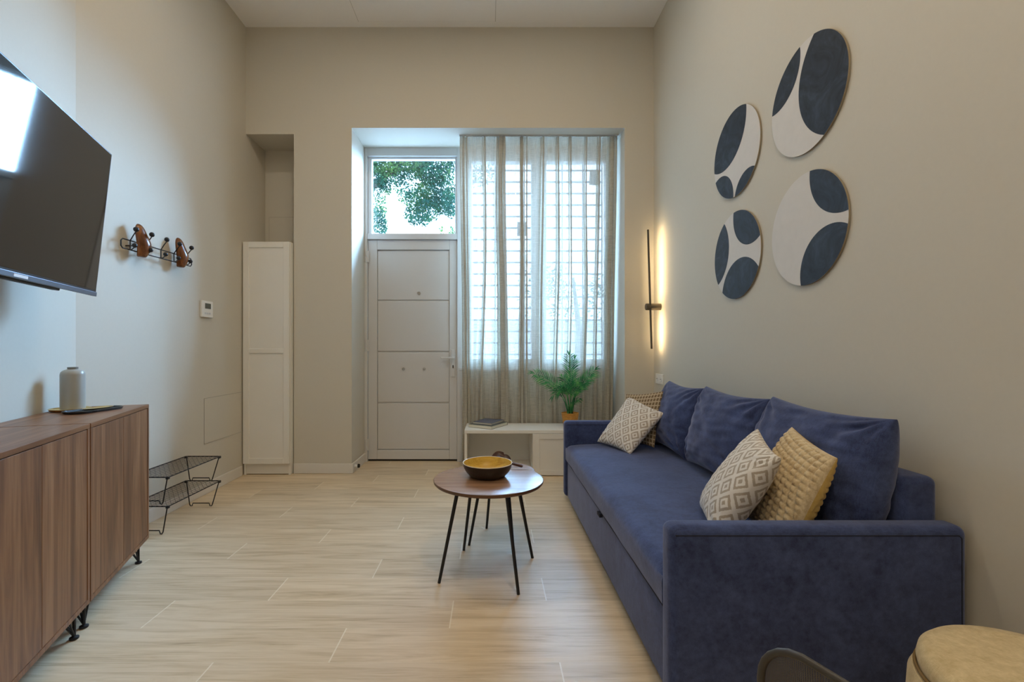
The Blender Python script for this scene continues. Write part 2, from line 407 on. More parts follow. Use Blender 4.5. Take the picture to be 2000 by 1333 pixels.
# ------------------------------------------------------------------ outside
M_pave = plain('pale_paving', (.55, .55, .54, 1), .8, var=.1, nscale=2)
struct('ground', MB().box(-14, 14, 4.72, 30, -.25, -.05), M_pave)
gw = MB().box(-9, 9, 13.0, 13.25, -.05, 1.75).box(-9.05, 9.05, 12.95, 13.3, 1.75, 1.85)
tag(gw.build('garden_wall', plain('pale_render', (.66, .66, .65, 1), .8, var=.05, nscale=1)), 'pale rendered boundary wall across the street seen dimly through the curtain', 'wall')
def m_leaf():
    t = NT('tree_leaf'); oi = t.noise(t.mapping((1, 1, 1)), 1.7, 3)
    c = t.ramp(oi, [(.35, (0.015, 0.060, 0.050, 1)), (.5, (0.024, 0.090, 0.055, 1)), (.68, (0.085, 0.16, 0.04, 1))])
    df = t.n('BsdfDiffuse'); t.set(df, 0, c); tl = t.n('BsdfTranslucent'); t.set(tl, 0, c)
    mx = t.n('MixShader'); mx.inputs[0].default_value = .35
    t.t.links.new(df.outputs[0], mx.inputs[1]); t.t.links.new(tl.outputs[0], mx.inputs[2]); return t.done(mx.outputs[0])
M_leaf = m_leaf(); M_bark = plain('bark', (.10, .075, .055, 1), .9, var=.3, nscale=15)
def leaves(mb, c, rad, n, size):
    c = Vector(c)
    for _ in range(n):
        while True:
            p = Vector((random.uniform(-1, 1), random.uniform(-1, 1), random.uniform(-1, 1)))
            if p.length < 1: break
        p = c+Vector((p.x*rad[0], p.y*rad[1], p.z*rad[2]))
        a = Vector((random.gauss(0, 1), random.gauss(0, 1), random.gauss(0, 1)-.6)).normalized()
        b = a.cross(Vector((random.gauss(0, 1), random.gauss(0, 1), random.gauss(0, 1)))).normalized()
        L = size*random.uniform(.7, 1.3)
        mb.add([p-a*L/2, p+b*L*.28, p+a*L/2, p-b*L*.28], [[0, 1, 2, 3]])
tree = thing('tree', 'leafy green street tree hanging over the view through the glass above the door', 'tree', (-3.6, 9.6, -.05))
fo = MB()
# leaf clumps of the crown in metres: x, z, half width, half height, number of leaves
for (x, z, rx, rz, n) in [(-1.921, 4.477, 0.263, 0.182, 505), (-2.103, 4.275, 0.121, 0.121, 206), (-2.123, 4.709, 0.344, 0.243, 1150), (-1.618, 4.679, 0.404, 0.263, 1494), (-1.112, 4.628, 0.445, 0.364, 2070), (-2.224, 4.406, 0.202, 0.222, 598), (-2.244, 4.022, 0.131, 0.303, 276), (-2.224, 3.597, 0.142, 0.283, 598), (-1.112, 4.224, 0.445, 0.344, 2070), (-1.466, 4.002, 0.263, 0.222, 758), (-1.567, 3.719, 0.182, 0.162, 368), (-1.233, 3.799, 0.263, 0.202, 598), (-0.89, 3.941, 0.263, 0.222, 758), (-1.355, 3.617, 0.142, 0.091, 161), (-0.809, 3.769, 0.121, 0.101, 138), (-0.971, 3.395, 0.061, 0.051, 32), (-0.768, 3.365, 0.081, 0.081, 69), (-1.719, 4.305, 0.303, 0.121, 206), (-1.769, 4.072, 0.101, 0.101, 69), (-2.073, 4.932, 0.809, 0.303, 1609), (-1.011, 5.033, 0.809, 0.404, 2070), (-1.618, 5.437, 1.314, 0.404, 2760), (-2.73, 4.628, 0.505, 0.607, 1609), (-2.831, 3.719, 0.404, 0.607, 1150), (-0.303, 4.628, 0.404, 0.404, 804), (0.0, 5.235, 0.708, 0.404, 1150)]:
    leaves(fo, (x, 9.2+random.uniform(-.15, .15), z), (rx, .45, rz), n, .055)
tag(fo.build('foliage', M_leaf, tree), 'dense small green leaves')
tk = MB().tube([(-3.6, 9.6, -.05), (-3.5, 9.55, 1.4), (-3.1, 9.4, 2.9), (-2.5, 9.3, 4.2), (-1.6, 9.2, 4.9)], [.16, .14, .11, .07, .03], 10)
tk.tube([(-3.1, 9.4, 2.9), (-2.8, 9.5, 3.5), (-2.6, 9.6, 4.2)], [.06, .035, .012], 8).tube([(-2.0, 9.25, 4.6), (-1.5, 9.35, 4.7), (-.9, 9.5, 4.75)], [.03, .02, .008], 8)
tk.build('trunk', M_bark, tree, smooth=True)
tree2 = thing('tree', 'loose far tree glimpsed as a pale smudge through the right window pane', 'tree', (2.2, 12.0, -.05))
fo = MB()
for k in range(16): leaves(fo, (2.2+random.uniform(-1.2, 1.2), 12+random.uniform(-.5, .5), 2.5+random.uniform(-.7, .7)), (.5, .5, .45), 70, .085)
fo.build('foliage', M_leaf, tree2)
MB().tube([(2.2, 12, -.05), (2.25, 12, 1.6), (2.1, 12, 2.9)], [.1, .08, .03], 8).build('trunk', M_bark, tree2, smooth=True)

# ------------------------------------------------------------------ curtains
def m_curtain():
    t = NT('sheer_linen')
    a = t.noise(t.mapping((900, 900, 12)), 1, 2); b = t.noise(t.mapping((14, 14, 700)), 1, 2)
    wv = t.math('ADD', a, b)
    op = t.math('MINIMUM', t.math('MAXIMUM', t.math('ADD', t.math('ADD', t.math('MULTIPLY', t.math('SUBTRACT', wv, 1), .55), t.math('MULTIPLY', t.math('SUBTRACT', t.noise(t.mapping((70, 70, 1.2)), 1, 3), .5), .45)), .78), .44), .985)
    c = t.mix(b, (.50, .475, .40, 1), (.64, .61, .53, 1))
    df = t.n('BsdfDiffuse'); t.set(df, 0, c); tl = t.n('BsdfTranslucent'); t.set(tl, 0, c)
    m1 = t.n('MixShader'); m1.inputs[0].default_value = .17
    t.t.links.new(df.outputs[0], m1.inputs[1]); t.t.links.new(tl.outputs[0], m1.inputs[2])
    tr = t.n('BsdfTransparent'); m2 = t.n('MixShader'); t.set(m2, 0, op)
    t.t.links.new(tr.outputs[0], m2.inputs[1]); t.t.links.new(m1.outputs[0], m2.inputs[2]); return t.done(m2.outputs[0])
M_curt = m_curtain()
def curtain(name, label, x0, x1, folds, seed):
    """folds: list of (width share, overlap, depth)"""
    tot = sum(f[0] for f in folds); NP = 34
    pts = []   # (x, depth, foldphase)
    acc = 0
    for (wd_, ov, dp) in folds:
        for k in range(NP):
            p = k/NP; th = 2*PI*p
            pts.append(((acc+wd_*p)/tot, ov*math.sin(2*th), dp*math.sin(th), acc))
        acc += wd_
    pts.append((1, 0, 0, acc))
    nz = 46; W_ = x1-x0
    def fn(u, v):
        i = min(int(round(u*(len(pts)-1))), len(pts)-1); s_, ovx, dpy, ph = pts[i]
        z = 2.992-2.972*v
        dr = noise.noise(Vector((s_*3.1+seed, v*1.1, seed)))*.055+noise.noise(Vector((s_*9+seed, v*2.2, 3)))*.014
        dr *= min(v*2.2, 1)*math.sin(PI*min(max(s_, .04), .96))**.4
        amp = .75+.45*noise.noise(Vector((ph*5+seed, v*1.7, 9)))+.25*v
        slant = .19*min(v/.87, 1)
        y = 4.195+slant*v**.3*(1-.0)+dpy*amp*(.55+.5*v)*(1 if slant < .16 else .75)
        y = min(y, 4.418)
        if z < .46: y = max(y, 4.352)
        return Vector((x0+W_*s_+ovx*amp+dr, y, z))
    mb = MB().grid(fn, len(pts)-1, nz)
    t = thing(name, label, 'curtain', ((x0+x1)/2, 4.2, 0.02))
    mb.build('cloth', M_curt, t, smooth='all', merge=0)
    hd = MB().box(x0, x1, 4.186, 4.190, 2.990, 2.997)
    hd.build('heading_tape', M_curt, t)
    return t
L_f = [(.07, .022, .030), (.05, .016, .03), (.10, .004, .02), (.12, .003, .015), (.06, .014, .03), (.12, .003, .012), (.07, .010, .03), (.06, .026, .04), (.05, .018, .03), (.22, .002, .008), (.04, .010, .02)]
R_f = [(.03, .014, .02), (.05, .014, .03), (.13, .002, .010), (.05, .016, .03), (.12, .002, .012), (.035, .014, .03), (.10, .003, .015), (.035, .014, .03), (.14, .002, .01), (.03, .012, .03), (.11, .003, .012), (.035, .014, .03), (.09, .006, .03), (.05, .024, .035), (.04, .016, .03)]
curtain('curtain', 'left sheer beige linen curtain panel hanging next to the white door', -.287, .275, L_f, 2.3)
curtain('curtain', 'right sheer beige linen curtain panel hanging behind the palm', .262, 1.13, R_f, 8.1)
ct = MB().box(-.29, 1.14, 4.18, 4.21, 2.998, 3.004, bev=.001)
tag(ct.build('curtain_track', M_white), 'slim white curtain track under the top of the window recess', 'track')

# ------------------------------------------------------------------ tall white cabinet
c = thing('tall_cabinet', 'tall narrow white two-panel cabinet standing in the corner recess', 'cabinet', (-1.925, 4.1, 0))
b = MB()
b.box(-2.125, -2.107, 4.0, 4.28, 0, 2.0, bev=.001); b.box(-1.743, -1.725, 4.0, 4.28, 0, 2.0, bev=.001)
b.box(-2.107, -1.743, 4.0, 4.28, 1.982, 2.0); b.box(-2.107, -1.743, 4.0, 4.28, .08, .098); b.box(-2.107, -1.743, 4.265, 4.275, .02, 1.98)
b.build('body', M_cab, c)
MB().box(-2.107, -1.743, 4.012, 4.028, .006, .08).build('plinth', M_cab, c)
dr = MB(); X0, X1, Z0, Z1 = -2.125, -1.728, .098, 1.998
dr.box(X0, X0+.052, 3.98, 3.998, Z0, Z1, bev=.002); dr.box(X1-.052, X1, 3.98, 3.998, Z0, Z1, bev=.002)
dr.box(X0+.052, X1-.052, 3.98, 3.998, Z1-.048, Z1, bev=.002); dr.box(X0+.052, X1-.052, 3.98, 3.998, Z0, Z0+.048, bev=.002)
dr.box(X0+.052, X1-.052, 3.98, 3.998, 1.045, 1.085, bev=.002)
dr.box(X0+.045, X1-.045, 3.988, 3.996, Z0+.04, Z1-.04)
dr.build('door', M_cab, c)

# door stop
ds = thing('door_stop', 'small round white door stop fixed to the baseboard left of the door', 'door stop', (-1.19, 4.10, .05))
MB().tube([(-1.202, 4.10, .052), (-1.175, 4.10, .052)], .012, 16).build('stem', M_plasticw, ds, smooth=True)
MB().tube([(-1.176, 4.10, .052), (-1.160, 4.10, .052)], [.018, .016], 16).build('rubber_tip', M_gap, ds, smooth=True)

# ------------------------------------------------------------------ white bench under the window
bn = thing('bench', 'low cream bench with open compartment and panelled door below the curtains', 'bench', (.37, 4.17, 0))
b = MB(); x0, x1, y0, y1 = -.231, .969, 3.968, 4.345
b.box(x0, x1, y0, y1, .360, .388, bev=.002)
b.box(x0, x0+.022, y0+.006, y1, 0, .360, bev=.001); b.box(x1-.022, x1, y0+.006, y1, 0, .360, bev=.001)
b.box(.350, .372, y0+.006, y1, 0, .360, bev=.001)
b.box(x0+.022, x1-.022, y0+.006, y1, .03, .05); b.box(x0+.022, x1-.022, y1-.012, y1-.004, .05, .36)
b.build('carcass', M_cab, bn)
q = MB(); a0, a1, q0, q1 = .352, .967, .006, .358
q.box(a0, a0+.055, y0-.010, y0+.005, q0, q1, bev=.002); q.box(a1-.055, a1, y0-.010, y0+.005, q0, q1, bev=.002)
q.box(a0+.055, a1-.055, y0-.010, y0+.005, q1-.045, q1, bev=.002); q.box(a0+.055, a1-.055, y0-.010, y0+.005, q0, q0+.045, bev=.002)
q.box(a0+.05, a1-.05, y0-.002, y0+.004, q0+.04, q1-.04)
q.build('door', M_cab, bn)

# books
def book(name, label, corner, ang, w_, l_, th, cover, z0):
    t = thing(name, label, 'book', (corner[0], corner[1], z0), ang, group='books lying on the window bench')
    MB().box(0, l_, 0, w_, 0, .002).box(0, l_, 0, w_, th-.002, th).box(l_, l_+.002, 0, w_, 0, th).build('cover', cover, t, local=True)
    MB().box(.003, l_-.0005, .003, w_-.003, .002, th-.002).build('pages', M_pages, t, local=True)
M_pages = plain('cream_pages', (.75, .73, .62, 1), .8, var=.1, nscale=200)
M_cov1 = plain('grey_cover', (.10, .11, .10, 1), .5, var=.5, nscale=25)
M_cov2 = plain('navy_photo_cover', (.09, .11, .18, 1), .3, var=.9, nscale=22)
ang = math.atan2(.245, .149)
book('book', 'larger hardcover book with cream page edges at the bottom of the pair on the bench', (0, 4.005), ang, .240, .280, .028, M_cov1, .388)
book('book', 'smaller dark blue book on top of the other on the bench', (.0, 4.06), ang+.05, .19, .235, .016, M_cov2, .4165)

# ------------------------------------------------------------------ potted palm
pl = thing('potted_palm', 'small green artificial palm in a woven basket pot on the bench', 'plant', (.70, 4.15, .388))
def m_basket():
    t = NT('woven_basket'); v = t.mapping((1, 1, 1)); n = t.noise(v, 90, 2)
    sp = t.n('SeparateXYZ'); t.t.links.new(v, sp.inputs[0]); s1 = t.math('SINE', t.math('MULTIPLY', sp.outputs[2], 520))
    c = t.mix(n, srgb(172, 112, 44), srgb(222, 166, 84)); return t.done(t.pbr(c, .7, 0, .3, t.bump(t.math('ADD', n, s1), .5, .003)))
MB().lathe([(.052, 0), (.060, .01), (.072, .09), (.076, .118), (.078, .124), (.074, .126), (.070, .118), (.068, .10)], (.70, 4.15, .388)).build('basket', m_basket(), pl, smooth=True)
MB().lathe([(.0001, .113), (.069, .108)], (.70, 4.15, .388)).build('soil', plain('soil', (.03, .022, .015, 1), .95, var=.5, nscale=80), pl)
def m_palm():
    t = NT('palm_leaf'); n = t.noise(t.mapping((1, 1, 1)), 18, 2)
    c = t.ramp(n, [(.35, (0.015, 0.12, 0.06, 1)), (.55, (0.05, 0.32, 0.10, 1)), (.72, (.20, .52, .15, 1))])
    df = t.pbr(c, .4, 0, .4); tl = t.n('BsdfTranslucent'); t.set(tl, 0, c); mx = t.n('MixShader'); mx.inputs[0].default_value = .25
    t.t.links.new(df, mx.inputs[1]); t.t.links.new(tl.outputs[0], mx.inputs[2]); return t.done(mx.outputs[0])
M_palm = m_palm(); M_stem = plain('palm_stem', (.025, .055, .022, 1), .6, var=.3)
def frond(base_, tip, sag, llen, n=22, start=.38):
    B, T = Vector(base_), Vector(tip); st = MB(); mb = MB()
    def P(t):
        p = B.lerp(T, t); up = 4*t*(1-t)
        return p+Vector((0, 0, sag*up))+Vector(((B.x-T.x)*.22*up, 0, 0))
    pts = [P(i/14) for i in range(15)]
    mb.tube(pts, [.0042*(1-.85*i/14)+.0006 for i in range(15)], 6)
    n = int(n*.82)
    for i in range(n):
        t = start+(1-start)*i/(n-1); p = P(t); d = (P(min(t+.02, 1))-P(t-.02)).normalized()
        view = Vector((0, -1, .25)); s = d.cross(view).normalized()
        L = llen*(.55+.75*math.sin(PI*min((i+2)/(n+2), 1))**.8)*(1 if i < n-4 else .85)
        for sg in (-1, 1):
            q = (d*.85+s*sg*.75+Vector((0, random.uniform(-.35, .1), random.uniform(-.12, .05)))).normalized()
            if i >= n-2: q = (d+s*sg*.3).normalized()
            wdt = .0036; wv = q.cross(Vector((0, -1, .3))).normalized()*wdt
            m_ = p+q*L*.45+Vector((0, 0, .003)); e = p+q*L+Vector((0, -.006, -.012))
            mb.add([p-wv*.5, m_-wv, e, m_+wv, p+wv*.5], [[0, 1, 2, 3, 4]])
    mb.build('frond', [M_palm], pl)
bx, by, bz = .70, 4.15, .50
for (dx, dy, dz, sag, ll, n) in [(-.34, -.05, .37, .05, .115, 24), (-.30, .06, .33, .03, .10, 20), (-.015, -.03, .535, .01, .115, 26), (.05, .05, .50, .02, .10, 22), (.215, -.06, .40, .03, .115, 24), (.20, .05, .34, .04, .10, 20),
        (-.17, -.10, .16, .13, .085, 16), (.05, -.08, .30, .05, .10, 18), (-.06, .08, .33, .05, .09, 18), (.085, .0, .13, .03, .06, 10), (.11, -.10, .27, .05, .09, 16), (-.10, -.12, .25, .08, .09, 16)]:
    frond((bx+dx*.06+random.uniform(-.008, .008), by, bz), (bx+dx, by+dy, bz+dz), sag, ll*.8, n)
MB().tube([(bx-.006, by, .495), (bx-.018, by, .62)], [.010, .006], 8).tube([(bx+.016, by, .495), (bx+.034, by, .60)], [.008, .004], 8).build('trunk', M_stem, pl, smooth=True)

# ------------------------------------------------------------------ wall lamp (bar on a round mount)
wl = thing('wall_lamp', 'slim dark vertical bar wall lamp glowing onto the corner beside the window', 'wall lamp', (XR, 3.89, 1.43))
MB().tube([(XR, 3.89, 1.433), (1.292, 3.89, 1.433)], .0285, 32).tube([(1.2925, 3.89, 1.433), (1.288, 3.89, 1.433)], [.0285, .026], 32).build('mount', M_bronze, wl, smooth=True)
A = Vector((1.300, 3.872, 2.073)); Bq = Vector((1.330, 3.872, 1.082))
dd = Bq-A
def strip(mb, q0, q1, hx, hy, ox):
    vs = [q+Vector((ox+a_, b_, 0)) for q in (q0, q1) for (a_, b_) in ((-hx, -hy), (hx, -hy), (hx, hy), (-hx, hy))]
    return mb.add(vs, [[0, 1, 2, 3], [7, 6, 5, 4], [0, 4, 5, 1], [1, 5, 6, 2], [2, 6, 7, 3], [3, 7, 4, 0]])
strip(MB(), A, Bq, .006, .008, 0).build('bar', plain('dark_bar', (.05, .042, .03, 1), .5), wl)
t = NT('warm_led'); e = t.n('Emission'); e.inputs[0].default_value = (1, .74, .40, 1); e.inputs[1].default_value = 110
M_led = t.done(e.outputs[0])
lb = MB()
for (t0, t1) in ((.01, .60), (.70, .99)): strip(lb, A+dd*t0, A+dd*t1, .0004, .0032, .0062)
lb.build('led_strip', M_led, wl)

# socket plate
so = thing('wall_socket', 'white double socket plate on the right wall just above the far sofa cushion', 'socket', (XR, 3.90, .83))
MB().box(XR-.009, XR, 3.815, 3.985, .788, .872, bev=.003).build('plate', M_plasticw, so)
for yy in (3.858, 3.942):
    s1 = MB().tube([(XR-.0095, yy, .83), (XR-.012, yy, .83)], .022, 20).build('socket_face', M_plasticw, so, smooth=True)
    MB().tube([(XR-.0118, yy-.009, .83), (XR-.0128, yy-.009, .83)], .0035, 8).tube([(XR-.0118, yy+.009, .83), (XR-.0128, yy+.009, .83)], .0035, 8).build('pin_hole', M_gap, s1)

# thermostat
th = thing('thermostat', 'white wall thermostat with small grey display on the left wall', 'thermostat', (XL, 3.478, 1.32))
MB().box(XL, XL+.018, 3.412, 3.545, 1.318, 1.440, bev=.004).build('housing', M_plasticw, th)
MB().box(XL+.018, XL+.0195, 3.445, 3.515, 1.382, 1.422, bev=.0005).build('display', plain('lcd', (.10, .115, .11, 1), .25), th)
for k in range(3):
    MB().box(XL+.018, XL+.020, 3.440+k*.026, 3.460+k*.026, 1.340, 1.354, bev=.0008).build('button', plain('button_grey', (.60, .61, .64, 1), .4), th)

# ------------------------------------------------------------------ round wall art
def clip(subj, clipp):
    out = subj
    n = len(clipp)
    for i in range(n):
        a, b = clipp[i], clipp[(i+1) % n]; inp = out; out = []
        if not inp: break
        ins = lambda p: (b[0]-a[0])*(p[1]-a[1])-(b[1]-a[1])*(p[0]-a[0]) >= 0
        def isec(p, q):
            x1, y1, x2, y2 = a[0], a[1], b[0], b[1]; x3, y3, x4, y4 = p[0], p[1], q[0], q[1]
            den = (x1-x2)*(y3-y4)-(y1-y2)*(x3-x4)
            if abs(den) < 1e-14: return q
            tt = ((x1-x3)*(y3-y4)-(y1-y3)*(x3-x4))/den
            return (x1+tt*(x2-x1), y1+tt*(y2-y1))
        for k in range(len(inp)):
            p, q = inp[k-1], inp[k]
            if ins(q):
                if not ins(p): out.append(isec(p, q))
                out.append(q)
            elif ins(p): out.append(isec(p, q))
    return out
def fitc(P):
    import numpy as np
    A_ = np.array([[2*x, 2*y, 1] for x, y in P]); b_ = np.array([x*x+y*y for x, y in P])
    s_ = np.linalg.lstsq(A_, b_, rcond=None)[0]; return s_[0], s_[1], math.sqrt(s_[2]+s_[0]**2+s_[1]**2)
M_canvas = plain('off_white_canvas', (.66, .63, .60, 1), .8, var=.05, nscale=25)
t = NT('brushed_navy_ink'); n = t.noise(t.mapping((1, 1, 1)), 7, 5, .6, 2.5)
M_ink = t.done(t.pbr(t.ramp(n, [(.3, (.012, .017, .026, 1)), (.55, (.028, .038, .056, 1)), (.8, (.055, .075, .105, 1))]), .6, 0, .35))
M_ply = plain('plywood_edge', (.30, .25, .17, 1), .6)
R_ = .25
# edges of the dark shapes in metres on the wall: (distance from the camera wall line, height)
ART = [
    ((2.077, 2.211), 'round canvas with one huge dark oval on its right side',
     [[(2.1161, 2.4542), (2.1161, 2.3749), (2.1474, 2.3104), (2.1995, 2.2758), (2.3266, 2.2424)], [(2.0188, 2.4505), (2.0916, 2.3906), (2.1238, 2.266), (2.1038, 2.1525), (2.0517, 2.0563), (1.9789, 1.9912)]]),
    ((2.077, 1.62), 'mostly white round canvas with two dark shapes on its right edge',
     [[(2.0517, 1.8686), (2.0301, 1.7597), (1.9816, 1.6858), (1.9161, 1.6409), (1.8372, 1.6352)], [(1.8372, 1.5816), (1.9035, 1.604), (1.9884, 1.5911), (2.0663, 1.5403), (2.1038, 1.4666), (2.1114, 1.3776)]]),
    ((2.678, 2.211), 'canvas with long dark oval left and two small lobes below, upper one by the window',
     [[(2.5608, 2.4294), (2.5768, 2.3161), (2.6401, 2.2178), (2.7529, 2.1655), (2.9251, 2.1801)], [(2.9104, 2.118), (2.8198, 2.1341), (2.7529, 2.0945), (2.7066, 2.0289), (2.6966, 1.9625)], [(2.6816, 1.9615), (2.6401, 2.0315), (2.5699, 2.069), (2.4862, 2.0638)]]),
    ((2.672, 1.622), 'canvas with three dark shapes around a white middle, lower one by the window',
     [[(2.7981, 1.8333), (2.7529, 1.7302), (2.7581, 1.6106), (2.8758, 1.4789)], [(2.7016, 1.8655), (2.6767, 1.7645), (2.6163, 1.6857), (2.5362, 1.6452), (2.4361, 1.6802)], [(2.8253, 1.4239), (2.7793, 1.5199), (2.6891, 1.5845), (2.5929, 1.5946), (2.4463, 1.522)]]),
]
for (cy, cz), lab, shapes in ART:
    mb = MB(); N = 96
    th_ = .007
    T_ = Matrix(((0, 0, -1, XR), (1, 0, 0, 0), (0, 1, 0, 0), (0, 0, 0, 1)))     # local (y, z, out) -> world
    disc = [(cy+R_*math.cos(2*PI*k/N), cz+R_*math.sin(2*PI*k/N)) for k in range(N)]
    mb.prism(disc, .003, .003+th_, 2)
    mb.add([(x, y, .0105) for x, y in disc], [list(range(N))], 0)
    for P in shapes:
        a, b, r = fitc(P); cp = [(a+r*math.cos(2*PI*k/N), b+r*math.sin(2*PI*k/N)) for k in range(N)]
        pg = clip(disc, cp)
        if len(pg) > 2: mb.add([(x, y, .0110) for x, y in pg], [list(range(len(pg)))], 1)
    mb.xf(T_)
    o = mb.build('round_wall_art', [M_canvas, M_ink, M_ply], origin=(XR, cy, cz-R_)); tag(o, lab, 'wall art', 'four round canvases on the right wall')

# ------------------------------------------------------------------ sofa
sf = thing('sofa', 'long navy blue fabric sofa standing along the right wall', 'sofa', (.95, 2.37, 0))
def rbox(x0, x1, y0, y1, z0, z1, bev, seg=4): return MB().box(x0, x1, y0, y1, z0, z1, bev=bev, seg=seg)
def soften(mb, amp, sc_):
    return mb
rbox(.540, 1.30, 1.430, 3.315, .03, .283, .008).build('base', M_navy, sf, smooth=True)
# seat: rounded slab with soft crown
def seat():
    mb = MB(); x0, x1, y0, y1, z0, z1 = .524, 1.28, 1.437, 3.308, .288, .413
    prof = []
    r = .045
    for k in range(9):
        a = PI/2*k/8; prof.append((x0+r-r*math.cos(a), z1-r+r*math.sin(a)))
    prof = [(x0+.012, z0), (x0+.002, z0+.012)]+prof+[(x0+.10, z1+.006), (x0+.25, z1+.010), (x0+.45, z1+.008), (x1, z1), (x1, z0)]
    ny = 120; vs = []; fs = []
    for j in range(ny+1):
        y = y0+(y1-y0)*j/ny; e = min(j, ny-j)/ny
        for (x, z) in prof:
            dz = 0
            if z > z0+.03:
                dz = noise.noise(Vector((x*4, y*3, 2)))*.006-(.018*math.exp(-e*60) if z > z1-.02 else 0)
            vs.append((x+noise.noise(Vector((y*5, z*9, 4)))*.003, y, z+dz))
    n = len(prof)
    for j in range(ny):
        for i in range(n-1): fs.append([j*n+i, j*n+i+1, (j+1)*n+i+1, (j+1)*n+i])
    fs += [list(range(n)), [ny*n+i for i in range(n)][::-1]]
    return mb.add(vs, fs)
seat().build('seat', M_navy, sf, smooth=True)
for (a, b) in ((1.355, 1.435), (3.312, 3.395)):
    arm = rbox(.520, 1.392, a, b, .03, .567, .026, 6)
    ao = arm.build('arm', M_navy, sf, smooth=True)
    yf = a-.0006
    sm = MB().tube([(.536, yf+.0012, .543), (1.360, yf+.0012, .543), (1.368, yf+.0008, .535), (1.369, yf+.0008, .05)], .0016, 6)
    sm.build('seam', M_seam, ao)
rbox(1.265, 1.383, 1.437, 3.310, .10, .690, .025, 5).build('backrest', M_navy, sf, smooth=True)
MB().box(.534, .541, 1.44, 3.31, .2835, .2875).build('pull_gap', M_seam, sf)
MB().box(.518, .536, 2.24, 2.29, .272, .290, bev=.003).build('pull_tab', M_seam, sf)
for (xx, yy) in ((.60, 1.40), (.60, 3.35), (1.33, 1.40), (1.33, 3.35)):
    MB().box(xx-.02, xx+.02, yy-.02, yy+.02, 0, .031).build('foot', M_blackmetal, sf)

# ------------------------------------------------------------------ cushions
def pillow(name, label, corners, thick, mat, pinch=.06, side=None, pw=.42, group=None, wr=.0, disp=None, N=56, cat='cushion', seed=0, back_mat=None, bottom_flat=0):
    BL, BR, TR, TL = [Vector(c_) for c_ in corners]
    cen = (BL+BR+TR+TL)/4; nrm = ((BR-BL).cross(TL-BL)).normalized()
    mb = MB()
    w_, h_ = (BR-BL).length/2, (TL-BL).length/2
    def arc(half):       # arc length across the middle of the pillow, so the weave keeps its size around the edges
        xs = [math.sin(PI/2*(-1+2*i/60)) for i in range(61)]; ts = [thick/2*(max(1-x*x, 0)**pw) for x in xs]; L = [0]
        for i in range(60): L.append(L[-1]+math.hypot((xs[i+1]-xs[i])*half, ts[i+1]-ts[i]))
        return [l/L[-1] for l in L]
    AU, AV = arc(w_), arc(h_)
    lerp = lambda T, x: T[min(int(x*60), 59)]+(T[min(int(x*60), 59)+1]-T[min(int(x*60), 59)])*(x*60-min(int(x*60), 59))
    def surf(sign):
        def fn(u, v):
            a, b = math.sin(PI/2*(2*u-1)), math.sin(PI/2*(2*v-1))
            a2 = a*(1-(pinch if side is None else side)*(1-b*b)); b2 = b*(1-pinch*(1-a*a))
            uu, vv = (a2+1)/2, (b2+1)/2
            p = BL*(1-uu)*(1-vv)+BR*uu*(1-vv)+TR*uu*vv+TL*(1-uu)*vv
            e = max((1-a*a), 0)*max((1-b*b), 0)
            t_ = thick/2*(e**pw)*(1.0-.12*b)
            if wr and e > 0:
                # creases that run out of the corners and top edge
                rad = math.hypot(abs(a)-1, abs(b)-1)
                an = math.atan2(1-abs(b), 1-abs(a)+1e-6)
                w1 = math.sin(an*13+seed+3*noise.noise(Vector((a*2, b*2, seed))))*math.exp(-rad*2.2)
                w2 = noise.noise(Vector((a*3+seed, b*7, seed)))*.7
                t_ += wr*(w1+w2)*min(e*7, 1)
            if disp: t_ += disp(2*lerp(AU, u)-1, 2*lerp(AV, v)-1)*min(e*14, 1)
            return p+nrm*sign*t_
        return fn
    mb.grid(surf(1), N, N, 0); mb.grid(surf(-1), N, N, 1 if back_mat else 0)
    nf = (N+1)**2
    mb.uv = {i: (lerp(AU, p[0]) if i < nf else 2-lerp(AU, p[0]), lerp(AV, p[1])) for i, p in mb.uv.items()}
    o = mb.build(name, [mat, back_mat] if back_mat else mat, smooth='all', merge=1e-5)
    return tag(o, label, cat, group)
GB = 'navy back cushions of the sofa'
for k, (ya, yb, lab) in enumerate([(1.450, 2.085, 'wide navy back cushion at the near end of the sofa'), (2.100, 2.735, 'navy back cushion in the middle of the sofa back'), (2.750, 3.300, 'navy back cushion at the far end of the sofa behind the checked pillow')]):
    zt = .872-.008*k
    pillow('back_cushion', lab, [(1.155, yb, .425), (1.155, ya, .425), (1.262, ya, zt-.005), (1.262, yb, zt)], .215, M_navy, pinch=.09, side=-.035 if k == 0 else .02, pw=.36, wr=.013, seed=k*5+1, group=GB, N=72)

